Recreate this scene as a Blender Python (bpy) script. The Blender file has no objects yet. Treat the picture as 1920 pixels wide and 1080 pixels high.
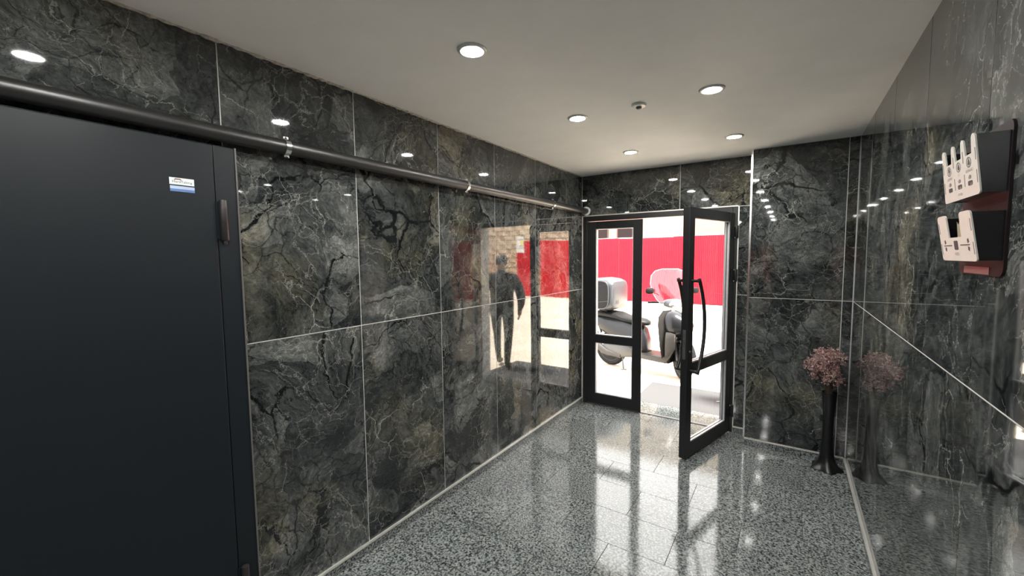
import bpy, bmesh, math, random
from math import sin, cos, pi, radians, sqrt, atan2
from mathutils import Vector, Matrix

random.seed(7)
scene = bpy.context.scene
col = scene.collection

# ------------------------------------------------------------------ camera
CAM_H = 1.5968
F_PX, YAW, PITCH, ROLL = 774.5, -0.5926, -0.0739, -0.0101
cam_data = bpy.data.cameras.new('camera')
cam = bpy.data.objects.new('camera', cam_data)
col.objects.link(cam)
cam_data.sensor_fit = 'HORIZONTAL'
cam_data.sensor_width = 36.0
cam_data.lens = F_PX * 36.0 / 1920.0
cam_data.clip_start = 0.02
fwd = Vector((sin(YAW) * cos(PITCH), cos(YAW) * cos(PITCH), sin(PITCH)))
rgt = Vector((cos(YAW), -sin(YAW), 0.0))
upv = rgt.cross(fwd)
r2 = rgt * cos(ROLL) + upv * sin(ROLL)
u2 = -rgt * sin(ROLL) + upv * cos(ROLL)
m = Matrix((r2, u2, -fwd)).transposed().to_4x4()
m.translation = (0, 0, CAM_H)
cam.matrix_world = m
scene.camera = cam

# ------------------------------------------------------------------ sky, sun, exposure
world = bpy.data.worlds.new('bright_hazy_sky')
scene.world = world
world.use_nodes = True
bg = world.node_tree.nodes['Background']
bg.inputs['Color'].default_value = (1.0, 0.98, 0.95, 1)
bg.inputs['Strength'].default_value = 3.4
sun_d = bpy.data.lights.new('sun', 'SUN')
sun_d.energy = 20.0
sun_d.angle = radians(12)
sun_d.color = (1.0, 0.94, 0.85)
sun = bpy.data.objects.new('sun', sun_d)
col.objects.link(sun)
sun.rotation_euler = (radians(3), radians(24), 0)
sun.location = (4, 6, 12)
vs = scene.view_settings
vs.view_transform = 'Standard'
vs.look = 'None'
vs.exposure = 1.36
vs.gamma = 1.0
vs.use_curve_mapping = False
LED = 265.0

# ------------------------------------------------------------------ room measures (metres)
XL, XR = -1.860, 0.393          # left and right wall faces
YB, YP = 4.115, 3.910           # door wall face, pier face
ZC, ZM, ZS = 2.4416, 1.2486, 0.059
YE = -5.2                       # far end behind the camera
XPIER = -0.277
GROUND = -0.12

# ------------------------------------------------------------------ helpers
def tag(o, label=None, cat=None, group=None, kind=None):
    if label: o['label'] = label
    if cat: o['category'] = cat
    if group: o['group'] = group
    if kind: o['kind'] = kind
    return o

def link_mesh(name, me, mat, parent=None, loc=None):
    o = bpy.data.objects.new(name, me)
    col.objects.link(o)
    if mat is not None and len(me.materials) == 0:
        me.materials.append(mat)
    if parent is not None: o.parent = parent
    if loc is not None: o.location = loc
    return o

def obj(name, bm, mat, parent=None, smooth=False, world_off=None, loc=None):
    """bm becomes ONE mesh object; world_off shifts world-built geometry into the parent's space"""
    if world_off is not None:
        bmesh.ops.translate(bm, verts=bm.verts, vec=-Vector(world_off))
    bmesh.ops.recalc_face_normals(bm, faces=bm.faces)
    me = bpy.data.meshes.new(name)
    bm.to_mesh(me); bm.free()
    if smooth:
        for p in me.polygons: p.use_smooth = True
        if smooth != 'full':
            try: me.set_sharp_from_angle(angle=radians(40))
            except Exception: pass
    return link_mesh(name, me, mat, parent, loc)

def empty(name, loc=(0, 0, 0), rz=0.0):
    o = bpy.data.objects.new(name, None)
    o.empty_display_size = 0.1
    col.objects.link(o)
    o.location = loc
    o.rotation_euler = (0, 0, rz)
    return o

def B(): return bmesh.new()

def box(bm, x0, x1, y0, y1, z0, z1, bev=0.0, seg=2):
    vs_ = [bm.verts.new(p) for p in ((x0, y0, z0), (x1, y0, z0), (x1, y1, z0), (x0, y1, z0),
                                     (x0, y0, z1), (x1, y0, z1), (x1, y1, z1), (x0, y1, z1))]
    fs = [bm.faces.new([vs_[i] for i in f]) for f in
          ((3, 2, 1, 0), (4, 5, 6, 7), (0, 1, 5, 4), (1, 2, 6, 5), (2, 3, 7, 6), (3, 0, 4, 7))]
    if bev > 0:
        es = list({e for f in fs for e in f.edges})
        bmesh.ops.bevel(bm, geom=es, offset=bev, segments=seg, profile=0.5, affect='EDGES')
    return bm

def bx(*a, **k): return box(B(), *a, **k)

def tube(bm, pts, r, n=12, cap=True):
    pts = [Vector(p) for p in pts]
    rs = r if isinstance(r, (list, tuple)) else [r] * len(pts)
    rings = []
    t = (pts[1] - pts[0]).normalized()
    ref = Vector((0, 0, 1)) if abs(t.z) < 0.9 else Vector((1, 0, 0))
    nrm = t.cross(ref).normalized()
    for i, p in enumerate(pts):
        if i == 0: t = (pts[1] - pts[0])
        elif i == len(pts) - 1: t = (pts[-1] - pts[-2])
        else: t = (pts[i + 1] - pts[i - 1])
        t = t.normalized()
        nrm = (nrm - t * nrm.dot(t)).normalized()
        bn = t.cross(nrm)
        rings.append([bm.verts.new(p + (nrm * cos(2 * pi * k / n) + bn * sin(2 * pi * k / n)) * rs[i]) for k in range(n)])
    for a, b in zip(rings, rings[1:]):
        for k in range(n):
            bm.faces.new((a[k], a[(k + 1) % n], b[(k + 1) % n], b[k]))
    if cap:
        bm.faces.new(rings[0][::-1]); bm.faces.new(rings[-1])
    return bm

def lathe(bm, prof, n=24, c=(0, 0, 0), axis='z', lobe=None):
    c = Vector(c); rings = []
    for r, h in prof:
        ring = []
        for k in range(n):
            a = 2 * pi * k / n
            rr = r * (lobe(a, r, h) if lobe else 1.0)
            if axis == 'z': p = Vector((rr * cos(a), rr * sin(a), h))
            elif axis == 'y': p = Vector((rr * cos(a), h, rr * sin(a)))
            else: p = Vector((h, rr * cos(a), rr * sin(a)))
            ring.append(bm.verts.new(c + p))
        rings.append(ring)
    for a, b in zip(rings, rings[1:]):
        for k in range(n):
            bm.faces.new((a[k], a[(k + 1) % n], b[(k + 1) % n], b[k]))
    if prof[0][0] > 1e-6: bm.faces.new(rings[0][::-1])
    if prof[-1][0] > 1e-6: bm.faces.new(rings[-1])
    bmesh.ops.remove_doubles(bm, verts=bm.verts, dist=1e-6)
    return bm

def loft(bm, secs, n=20, power=2.6):
    """secs: (x, y_center, half_width, z_low, z_high) rings of super-ellipses along x"""
    rings = []
    for (x, yc, hw, z0, z1) in secs:
        ring = []
        for k in range(n):
            a = 2 * pi * k / n
            ca, sa = cos(a), sin(a)
            yy = math.copysign(abs(ca) ** (2 / power), ca) * hw
            zz = math.copysign(abs(sa) ** (2 / power), sa) * (z1 - z0) / 2 + (z0 + z1) / 2
            ring.append(bm.verts.new((x, yc + yy, zz)))
        rings.append(ring)
    for a, b in zip(rings, rings[1:]):
        for k in range(n):
            bm.faces.new((a[k], a[(k + 1) % n], b[(k + 1) % n], b[k]))
    bm.faces.new(rings[0][::-1]); bm.faces.new(rings[-1])
    return bm

def prism(bm, poly, fn, t0, t1):
    """poly of 2D points, extruded between t0 and t1; fn(a, b, t) -> 3D point"""
    va = [bm.verts.new(fn(a, b, t0)) for a, b in poly]
    vb = [bm.verts.new(fn(a, b, t1)) for a, b in poly]
    bm.faces.new(va[::-1]); bm.faces.new(vb)
    n = len(poly)
    for i in range(n):
        bm.faces.new((va[i], va[(i + 1) % n], vb[(i + 1) % n], vb[i]))
    return bm

def text_bm(s, size, place, align='CENTER'):
    """flat lettering as geometry; place(x, y) -> 3D point"""
    cu = bpy.data.curves.new('lettering', 'FONT')
    cu.body = s; cu.size = size; cu.align_x = align; cu.resolution_u = 3
    to = bpy.data.objects.new('lettering_tmp', cu)
    col.objects.link(to)
    bpy.context.view_layer.update()
    dg = bpy.context.evaluated_depsgraph_get()
    me = bpy.data.meshes.new_from_object(to.evaluated_get(dg))
    bm = B(); bm.from_mesh(me)
    for v in bm.verts: v.co = Vector(place(v.co.x, v.co.y))
    bpy.data.objects.remove(to); bpy.data.curves.remove(cu); bpy.data.meshes.remove(me)
    return bm

# ------------------------------------------------------------------ materials
class N:
    def __init__(self, name):
        self.mat = bpy.data.materials.new(name)
        self.mat.use_nodes = True
        self.t = self.mat.node_tree
        self.t.nodes.clear()
        self.out = self.t.nodes.new('ShaderNodeOutputMaterial')
    def n(self, kind, **k):
        nd = self.t.nodes.new('ShaderNode' + kind)
        for a, v in k.items(): setattr(nd, a, v)
        return nd
    def l(self, a, b): self.t.links.new(a, b)
    def bsdf(self, color=(.5, .5, .5), rough=.5, metal=0., ior=1.5, **k):
        b = self.n('BsdfPrincipled')
        b.inputs['Base Color'].default_value = (*color, 1)
        b.inputs['Roughness'].default_value = rough
        b.inputs['Metallic'].default_value = metal
        b.inputs['IOR'].default_value = ior
        for a, v in k.items(): b.inputs[a].default_value = v
        self.l(b.outputs[0], self.out.inputs[0])
        return b
    def noise(self, vec, scale, detail=4, rough=.55, dist=0.):
        q = self.n('TexNoise')
        q.inputs['Scale'].default_value = scale
        q.inputs['Detail'].default_value = detail
        q.inputs['Roughness'].default_value = rough
        q.inputs['Distortion'].default_value = dist
        if vec is not None: self.l(vec, q.inputs['Vector'])
        return q
    def ramp(self, fac, stops, interp='LINEAR'):
        r = self.n('ValToRGB')
        r.color_ramp.interpolation = interp
        e = r.color_ramp.elements
        e[0].position, e[0].color = stops[0][0], (*stops[0][1], 1)
        e[1].position, e[1].color = stops[1][0], (*stops[1][1], 1)
        for p, c in stops[2:]:
            q = e.new(p); q.color = (*c, 1)
        self.l(fac, r.inputs[0])
        return r.outputs[0]
    def mix(self, fac, a, b, blend='MIX'):
        q = self.n('MixRGB', blend_type=blend)
        for i, v in enumerate((fac, a, b)):
            if hasattr(v, 'links') or hasattr(v, 'is_linked'): self.l(v, q.inputs[i])
            elif isinstance(v, (int, float)): q.inputs[i].default_value = v
            else: q.inputs[i].default_value = (*v, 1)
        return q.outputs[0]
    def math(self, op, a, b=None):
        q = self.n('Math', operation=op)
        for i, v in enumerate((a, b)):
            if v is None: continue
            if isinstance(v, (int, float)): q.inputs[i].default_value = v
            else: self.l(v, q.inputs[i])
        return q.outputs[0]
    def vmath(self, op, a, b):
        q = self.n('VectorMath', operation=op)
        for i, v in enumerate((a, b)):
            if isinstance(v, tuple): q.inputs[i].default_value = v
            else: self.l(v, q.inputs[i])
        return q.outputs[0]
    def obj_vec(self, per_object=True):
        tc = self.n('TexCoord')
        v = tc.outputs['Object']
        if per_object:
            oi = self.n('ObjectInfo')
            cx = self.n('CombineXYZ')
            self.l(self.math('MULTIPLY', oi.outputs['Random'], 61.0), cx.inputs[0])
            self.l(self.math('MULTIPLY', oi.outputs['Random'], 143.0), cx.inputs[1])
            self.l(self.math('MULTIPLY', oi.outputs['Random'], 87.0), cx.inputs[2])
            v = self.vmath('ADD', v, cx.outputs[0])
        return v
    def bump(self, bsdf, height, strength, distance, normal=None):
        b = self.n('Bump')
        b.inputs['Strength'].default_value = strength
        b.inputs['Distance'].default_value = distance
        self.l(height, b.inputs['Height'])
        if normal is not None: self.l(normal, b.inputs['Normal'])
        self.l(b.outputs[0], bsdf.inputs['Normal'])
        return b.outputs[0]

def plain(name, color, rough=.5, metal=0., ior=1.5, var=0.06, scale=30., bump=0.0, **k):
    q = N(name)
    b = q.bsdf(color, rough, metal, ior, **k)
    v = q.obj_vec(False)
    nz = q.noise(v, scale, 3)
    lo = tuple(max(0, c * (1 - var)) for c in color)
    hi = tuple(min(1, c * (1 + var)) for c in color)
    q.l(q.ramp(nz.outputs[0], [(.3, lo), (.7, hi)]), b.inputs['Base Color'])
    if bump: q.bump(b, nz.outputs[0], 1.0, bump)
    return q.mat

def marble():
    q = N('polished_dark_marble')
    b = q.bsdf((.05, .05, .05), .03, 0, 1.62)
    v = q.obj_vec(True)
    w1 = q.noise(v, 1.5, 3, .5)
    off = q.vmath('MULTIPLY', q.vmath('SUBTRACT', w1.outputs['Color'], (.5, .5, .5)), (.55, .55, .55))
    vw = q.vmath('ADD', v, off)
    w2 = q.noise(v, 11.0, 5, .65)
    off2 = q.vmath('MULTIPLY', q.vmath('SUBTRACT', w2.outputs['Color'], (.5, .5, .5)), (.075, .075, .075))
    vw2 = q.vmath('ADD', vw, off2)
    w3 = q.noise(v, 26.0, 4, .65)
    vw4_ = q.vmath('ADD', vw2, q.vmath('MULTIPLY', w3.outputs['Color'], (.05, .05, .05)))
    # broken cells of slightly different grey
    ce = q.n('TexVoronoi', feature='F1')
    ce.inputs['Scale'].default_value = 4.2
    q.l(vw2, ce.inputs['Vector'])
    cell = q.n('SeparateColor'); q.l(ce.outputs['Color'], cell.inputs[0])
    body = q.noise(vw, 5.5, 12, .78, .5)
    mixed = q.math('ADD', q.math('MULTIPLY', body.outputs[0], .80), q.math('MULTIPLY', cell.outputs[0], .20))
    base = q.ramp(mixed, [(.34, (.011, .0128, .0134)), (.43, (.0265, .030, .0302)),
                          (.52, (.054, .058, .0575)), (.61, (.098, .103, .100)), (.72, (.185, .186, .178))])
    patch = q.noise(vw, 1.6, 3, .5)
    pm = q.ramp(patch.outputs[0], [(.56, (0, 0, 0)), (.68, (1, 1, 1))])
    base = q.mix(q.math('MULTIPLY', pm, .8), base, q.mix(1.0, base, (1.55, 1.32, .92), 'MULTIPLY'))
    patch2 = q.noise(vw, 2.1, 4, .6)
    dm = q.ramp(patch2.outputs[0], [(.58, (0, 0, 0)), (.68, (1, 1, 1))])
    base = q.mix(q.math('MULTIPLY', dm, .7), base, (.014, .017, .018))
    def vor(vec, scale, wid, mask_scale, lo, hi):
        vo = q.n('TexVoronoi', feature='DISTANCE_TO_EDGE')
        vo.inputs['Scale'].default_value = scale
        q.l(vec, vo.inputs['Vector'])
        mk = q.noise(vec, mask_scale, 3)
        msk = q.ramp(mk.outputs[0], [(lo, (0, 0, 0)), (hi, (1, 1, 1))])
        # line width follows the mask so that veins taper out
        line = q.math('SUBTRACT', 1.0, q.math('DIVIDE', vo.outputs['Distance'], q.math('ADD', q.math('MULTIPLY', msk, wid), .0005)))
        line = q.math('MINIMUM', q.math('MAXIMUM', line, 0.0), 1.0)
        return q.math('MULTIPLY', line, q.math('MINIMUM', q.math('MULTIPLY', msk, 3.0), 1.0))
    cr = vor(vw4_, 19.0, .050, 3.6, .40, .60)
    base = q.mix(q.math('MULTIPLY', cr, .75), base, (.011, .0125, .013))
    dark = q.math('MINIMUM', q.math('MULTIPLY', vor(vw2, 2.6, .040, 2.2, .44, .68), 1.6), 1.0)
    base = q.mix(dark, base, (.006, .0072, .008))
    base = q.mix(q.math('MULTIPLY', vor(vw2, 7.0, .045, 2.6, .40, .62), .9), base, (.010, .011, .0115))
    off3 = q.vmath('ADD', vw2, (7.3, 2.1, 4.4))
    base = q.mix(q.math('MULTIPLY', vor(off3, 5.0, .016, 3.0, .50, .68), .75), base, (.34, .335, .31))
    vw4 = vw4_
    base = q.mix(q.math('MULTIPLY', vor(vw4, 12.0, .032, 3.2, .43, .62), .6), base, (.28, .28, .265))
    fine = q.noise(vw2, 48.0, 8, .75)
    base = q.mix(1.0, base, q.ramp(fine.outputs[0], [(.33, (.45, .46, .46)), (.50, (.92, .93, .92)), (.68, (1.55, 1.55, 1.5))]), 'MULTIPLY')
    q.l(base, b.inputs['Base Color'])
    wave = q.noise(v, 1.8, 1, .4)
    q.bump(b, wave.outputs[0], 1.0, .0016)
    return q.mat

def granite(name='polished_grey_granite', gain=1.0):
    q = N(name)
    b = q.bsdf((.2, .2, .2), .09, 0, 1.46)
    v = q.obj_vec(True)
    sp = q.noise(v, 95., 3, .6)
    c = q.ramp(sp.outputs[0], [(.36, tuple(x * gain for x in (.018, .020, .021))), (.455, tuple(x * gain for x in (.078, .086, .086))),
                               (.54, tuple(x * gain for x in (.174, .186, .184))), (.70, tuple(x * gain for x in (.30, .31, .30)))])
    cl = q.noise(v, 3.0, 3)
    c = q.mix(.5, c, q.mix(1.0, c, q.ramp(cl.outputs[0], [(.3, (.75, .76, .76)), (.7, (1.2, 1.2, 1.2))]), 'MULTIPLY'))
    q.l(c, b.inputs['Base Color'])
    wv = q.noise(v, 2.2, 1)
    q.bump(b, wv.outputs[0], 1.0, .0008)
    return q.mat

def glass_pane(name, tint=(1, 1, 1), ior=1.5):
    q = N(name)
    tr = q.n('BsdfTransparent'); tr.inputs[0].default_value = (*tint, 1)
    gl = q.n('BsdfGlossy'); gl.inputs['Roughness'].default_value = .01
    fr = q.n('Fresnel'); fr.inputs[0].default_value = ior
    mx = q.n('MixShader')
    ge = q.n('NewGeometry')
    q.l(q.math('MULTIPLY', fr.outputs[0], q.math('SUBTRACT', 1.0, ge.outputs['Backfacing'])), mx.inputs[0]); q.l(tr.outputs[0], mx.inputs[1]); q.l(gl.outputs[0], mx.inputs[2])
    q.l(mx.outputs[0], q.out.inputs[0])
    return q.mat

def emitter(name, color, strength):
    q = N(name)
    e = q.n('Emission')
    e.inputs[0].default_value = (*color, 1); e.inputs[1].default_value = strength
    q.l(e.outputs[0], q.out.inputs[0])
    return q.mat

def concrete():
    q = N('sunlit_concrete_paving')
    b = q.bsdf((.5, .45, .37), .85)
    v = q.obj_vec(False)
    a = q.noise(v, .9, 6, .6); d = q.noise(v, 14., 5, .6)
    c = q.ramp(a.outputs[0], [(.3, (.40, .345, .27)), (.7, (.53, .475, .395))])
    c = q.mix(.35, c, q.ramp(d.outputs[0], [(.3, (.34, .30, .24)), (.7, (.60, .55, .47))]))
    q.l(c, b.inputs['Base Color'])
    q.bump(b, d.outputs[0], .5, .004)
    return q.mat

def mat_fibre(name, c0, c1, scale):
    q = N(name)
    b = q.bsdf(c0, .95)
    v = q.obj_vec(False)
    a = q.noise(v, scale, 4, .7)
    q.l(q.ramp(a.outputs[0], [(.35, c0), (.65, c1)]), b.inputs['Base Color'])
    q.bump(b, a.outputs[0], 1.0, .004)
    return q.mat

M = {}
M['marble'] = marble()
M['granite'] = granite()
M['grout'] = plain('pale_grout', (.60, .60, .57), .8)
M['strip'] = plain('brushed_aluminium_strip', (.74, .72, .67), .32, .6)
M['chrome'] = plain('bright_steel', (.75, .75, .74), .18, 1.0)
M['ceil'] = plain('matt_ceiling_paint', (.93, .92, .905), .9, var=.02, scale=5)
M['plaster'] = plain('rough_plaster', (.50, .46, .41), .95, var=.3, scale=60, bump=.004)
M['led'] = emitter('led_diffuser', (1.0, .995, .955), LED)
M['white_plastic'] = plain('white_plastic', (.78, .77, .74), .4)
M['dark_grey'] = plain('dark_grey_plastic', (.10, .10, .105), .5)
M['slate'] = plain('slate_grey_powder_coat', (.0062, .0090, .0118), .45, 0., 1.38, var=.12, scale=400)
M['slate_edge'] = plain('slate_edge_paint', (.10, .095, .09), .35)
M['hinge'] = plain('brown_black_steel', (.030, .026, .026), .35, .3)
M['pipe'] = plain('charcoal_pipe_paint', (.014, .0135, .013), .38, 0.0, 1.6)
M['black_alu'] = plain('black_aluminium', (.009, .0095, .0105), .38, 0.0, 1.5)
M['rubber'] = plain('black_rubber', (.010, .010, .010), .75)
M['bead'] = plain('grey_trim_and_pane_halo', (.42, .42, .43), .4)  # grey of small trims, and of the bright halo painted round the door panes
M['glass'] = glass_pane('clear_door_glass')
M['lock'] = plain('dull_lock_plate', (.14, .14, .145), .4, .7)
M['vase'] = plain('black_glazed_ceramic', (.006, .006, .007), .30)
M['petal'] = plain('dried_pink_petals', (.34, .19, .185), .8, var=.4, scale=40)
M['petal2'] = plain('faded_cream_petals', (.44, .33, .29), .8, var=.3, scale=40)
M['stem'] = plain('dry_brown_stems', (.07, .045, .03), .8)
M['acrylic'] = plain('black_acrylic', (.006, .006, .007), .22)
M['wine'] = plain('wine_dark_acrylic', (.012, .008, .009), .55, 0., 1.2)
M['cream'] = plain('cream_acrylic', (.50, .49, .44), .45, var=.03)
M['ink'] = plain('black_ink', (.02, .02, .02), .6)
M['ink_soft'] = plain('grey_engraving', (.16, .15, .14), .6)
M['plate'] = plain('engraved_grey_plate', (.11, .10, .10), .4)
M['paper'] = plain('yellowed_paper', (.62, .52, .36), .9)
M['sheet'] = plain('white_paper', (.80, .80, .78), .9)
M['yellow'] = plain('yellow_print', (.85, .75, .10), .9)
M['blue'] = plain('blue_print', (.10, .19, .42), .6)
M['paleblue'] = plain('pale_blue_print', (.42, .50, .68), .6)
M['maroon'] = plain('maroon_print', (.18, .02, .03), .6)
M['sticker'] = plain('glossy_white_sticker', (.72, .80, .78), .35)
M['barrel'] = plain('blue_plastic', (.02, .12, .45), .4)
M['concrete'] = concrete()
M['mat'] = mat_fibre('grey_loop_doormat', (.010, .0105, .011), (.034, .035, .037), 160)
M['red'] = plain('red_painted_sheet_metal', (.60, .0145, .027), .85, 0., 1.15, var=.10, scale=1.2)
M['facade'] = plain('cream_render', (.26, .225, .175), .9, var=.08, scale=1.0)
M['facade_dark'] = plain('dark_window_frame', (.06, .03, .03), .6)
M['win_glass'] = plain('dark_window_glass', (.012, .005, .005), .15, 0., 1.25)
M['coping'] = plain('pale_capping', (.62, .55, .46), .7)
M['stone'] = plain('buff_stone', (.58, .47, .33), .9, var=.35, scale=4, bump=.01)
M['scooter'] = plain('anthracite_gloss_paint', (.008, .0085, .010), .25, .0, 1.3)
M['scooter_grey'] = plain('graphite_panel', (.020, .0185, .017), .4, .0, 1.35)
M['silver'] = plain('silver_grey_paint', (.022, .025, .029), .3, .0, 1.4)
M['seat'] = plain('black_vinyl', (.0055, .0055, .006), .5, 0., 1.2)
M['engine'] = plain('cast_alloy', (.04, .039, .038), .45, .3)
M['screen'] = glass_pane('clear_windscreen', (.93, .92, .94), 1.7)
M['tyre'] = plain('tyre_rubber', (.010, .010, .0105), .8, 0., 1.3)
M['lens'] = plain('clear_headlight_lens', (.16, .16, .16), .1)
M['red_lens'] = plain('red_tail_lens', (.45, .02, .02), .2)
M['jacket'] = plain('dark_navy_cloth', (.006, .0065, .008), .9, var=.3, scale=12)
M['trouser'] = plain('charcoal_cloth', (.007, .007, .0075), .9, var=.3, scale=12)
M['skin'] = plain('skin', (.33, .19, .13), .55)
M['hair'] = plain('dark_hair', (.012, .010, .009), .7)
M['shoe'] = plain('black_shoe', (.012, .012, .012), .5)

# ------------------------------------------------------------------ the room
def struct(name, bm, mat, label, cat, **k):
    o = obj(name, bm, mat, **k)
    return tag(o, label, cat, None, 'structure')

TT = 0.008        # tile thickness
GAP = 0.0022      # half joint
_tiles = {}
def tile(parent, axis, a0, a1, z0, z1, face):
    """a marble slab; axis 'x': lies in the yz plane facing +x or -x; axis 'y': faces -y"""
    w, h = round(a1 - a0 - 2 * GAP, 4), round(z1 - z0 - 2 * GAP, 4)
    key = (axis, w, h)
    if key not in _tiles:
        bm = B()
        if axis == 'x': box(bm, -TT / 2, TT / 2, -w / 2, w / 2, -h / 2, h / 2)
        else: box(bm, -w / 2, w / 2, -TT / 2, TT / 2, -h / 2, h / 2)
        bmesh.ops.recalc_face_normals(bm, faces=bm.faces)
        me = bpy.data.meshes.new('wall_tile'); bm.to_mesh(me); bm.free()
        me.materials.append(M['marble'])
        _tiles[key] = me
    c = (a0 + a1) / 2; z = (z0 + z1) / 2
    p = (face, c, z) if axis == 'x' else (c, face, z)
    o = bpy.data.objects.new('wall_tile', _tiles[key]); col.objects.link(o)
    o.parent = parent; o.location = p
    return o

WB = 0.0015        # grout face sits this far behind the tile face
rows = [(0.052, ZM), (ZM, ZC)]
wall_left = struct('wall_left', bx(XL - .22, XL - WB, YE, YB + .30, -.1, ZC + .1), M['grout'],
                   'long wall clad in polished dark marble tiles carrying the pipe', 'wall')
edges = [YB]; y = 1.342 + .6 * 4
while y > YE: edges.append(y); y -= .6
edges.append(YE)
for a, b in zip(edges, edges[1:]):
    for z0, z1 in rows: tile(wall_left, 'x', b, a, z0, z1, XL - TT / 2)

wall_right = struct('wall_right', bx(XR + WB, XR + .22, YE, YB + .30, -.1, ZC + .1), M['grout'],
                    'marble tiled wall carrying the bill holder beside the vase', 'wall')
edges = []; y = YP
while y > YE: edges.append(y); y -= .598
edges.append(YE)
for a, b in zip(edges, edges[1:]):
    for z0, z1 in rows: tile(wall_right, 'x', b, a, z0, z1, XR + TT / 2)

bm = B()
ZL, XJ = 2.022, -0.388           # lintel height, right jamb
box(bm, XL - .22, XR + .22, YB + WB, YB + .30, ZL + .004, ZC + .1)          # lintel
box(bm, XJ + .004, XR + .22, YB + WB, YB + .30, -.1, ZL + .004)            # beside the door
box(bm, XPIER + .006, XR + .006, YP + WB, YB + .01, -.1, ZC + .05)         # pier in front of it
wall_back = struct('wall_back', bm, M['grout'], 'marble tiled wall around the glass entrance door with a stepped pier', 'wall')
tile(wall_back, 'y', XL, -.873, ZL, ZC, YB + TT / 2)
tile(wall_back, 'y', -.873, XPIER, ZL, ZC, YB + TT / 2)
tile(wall_back, 'y', XJ, XPIER, 0.052, ZM, YB + TT / 2)
tile(wall_back, 'y', XJ, XPIER, ZM, ZL, YB + TT / 2)
for z0, z1 in rows:
    tile(wall_back, 'y', XPIER, .330, z0, z1, YP + TT / 2)
    tile(wall_back, 'y', .330, XR, z0, z1, YP + TT / 2)

wall_end = struct('wall_front', bx(XL - .22, XR + .22, YE - .2, YE - .01, -.1, ZC + .1), M['grout'],
                  'marble tiled end wall of the lobby facing the glass door', 'wall')
for i in range(4):
    a0 = XL + i * (XR - XL) / 4
    for z0, z1 in rows: tile(wall_end, 'y', a0, a0 + (XR - XL) / 4, z0, z1, YE - TT / 2)

ceiling = struct('ceiling', bx(XL - .2, XR + .2, YE - .2, YB + .28, ZC, ZC + .25), M['ceil'],
                 'flat pale painted ceiling with recessed lights', 'ceiling')

# floor: screed with single granite slabs
floor = struct('floor', bx(XL - .2, XR + .2, YE - .2, 4.47, -.25, -.006), M['rubber'],
               'polished grey speckled granite floor of slabs', 'floor')
_slabs = {}
def slab(x0, x1, y0, y1):
    g = .0017
    w, h = round(x1 - x0 - 2 * g, 4), round(y1 - y0 - 2 * g, 4)
    if (w, h) not in _slabs:
        bm = bx(-w / 2, w / 2, -h / 2, h / 2, -.01, 0)
        bmesh.ops.recalc_face_normals(bm, faces=bm.faces)
        me = bpy.data.meshes.new('floor_slab'); bm.to_mesh(me); bm.free()
        me.materials.append(M['granite']); _slabs[(w, h)] = me
    o = bpy.data.objects.new('floor_slab', _slabs[(w, h)]); col.objects.link(o)
    o.parent = floor; o.location = ((x0 + x1) / 2, (y0 + y1) / 2, 0)
y1 = 2.112 + .304 * 7; k = 0
while y1 > YE + .01:
    y0 = max(YE, y1 - .304)
    xs = [XL + .0]
    x = -.49 - 1.8 + (0 if k % 2 == 0 else .3)
    while x < XR - .05:
        if x > XL + .05: xs.append(x)
        x += .6
    xs.append(XR)
    for a, b in zip(xs, xs[1:]): slab(a, b, y0, y1)
    y1 = y0; k += 1
step = struct('trim_1', bx(XL + .0, XJ + .02, 2.112 + .304 * 7 + .002, 4.48, -.2, 0, .003), M['granite'],
              'granite threshold slab of the doorway', 'threshold')

# skirtings with pale metal strip
def skirting(name, label, x0, x1, y0, y1, cap):
    o = struct(name, bx(x0, x1, y0, y1, 0.0005, .050), M['granite'], label, 'baseboard')
    c = obj('cap_strip', bx(*cap, .050, .060), M['strip'], o)
    return o
skirting('baseboard_left', 'low granite skirting with pale strip under the pipe wall', XL, XL + .010, YE + .02, YB - .002, (XL, XL + .013, YE + .02, YB - .002))
skirting('baseboard_right', 'low granite skirting with pale strip under the bill holder wall', XR - .010, XR, YE + .02, YP - .015, (XR - .013, XR, YE + .02, YP - .015))
skirting('baseboard_back', 'low granite skirting with pale strip behind the vase', XPIER, XR - .012, YP - .010, YP, (XPIER, XR - .012, YP - .012, YP))
skirting('baseboard_door', 'short granite skirting between door frame and pier', XJ + .006, XPIER - .012, YB - .010, YB, (XJ + .006, XPIER - .012, YB - .012, YB))
struct('trim_2', bx(XPIER - .010, XPIER + .003, YP - .004, YP + .010, .062, ZC - .001), M['chrome'],
       'bright metal corner strip down the edge of the pier', 'trim')
bm = B()
box(bm, XJ - .001, XJ + .008, YB - .003, YB + .008, .06, ZL + .008)
box(bm, XL + .004, XJ + .008, YB - .003, YB + .008, ZL - .001, ZL + .008)
struct('trim_3', bm, M['strip'], 'thin pale metal strip around the entrance door frame', 'trim')
struct('trim_4', bx(XR - .004, XR + .004, YP - .004, YP + .004, .062, ZC - .001), M['bead'],
       'thin corner strip between pier and side wall', 'trim')
pts = []; rr = []
y = YE + .02
while y < YB - .01:
    pts.append((XL + .003, y, ZC - .002)); rr.append(random.uniform(.003, .011)); y += .018
struct('trim_5', tube(B(), pts, rr, 6), M['plaster'], 'crumbly plaster bead where ceiling meets the pipe wall', 'trim')

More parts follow.
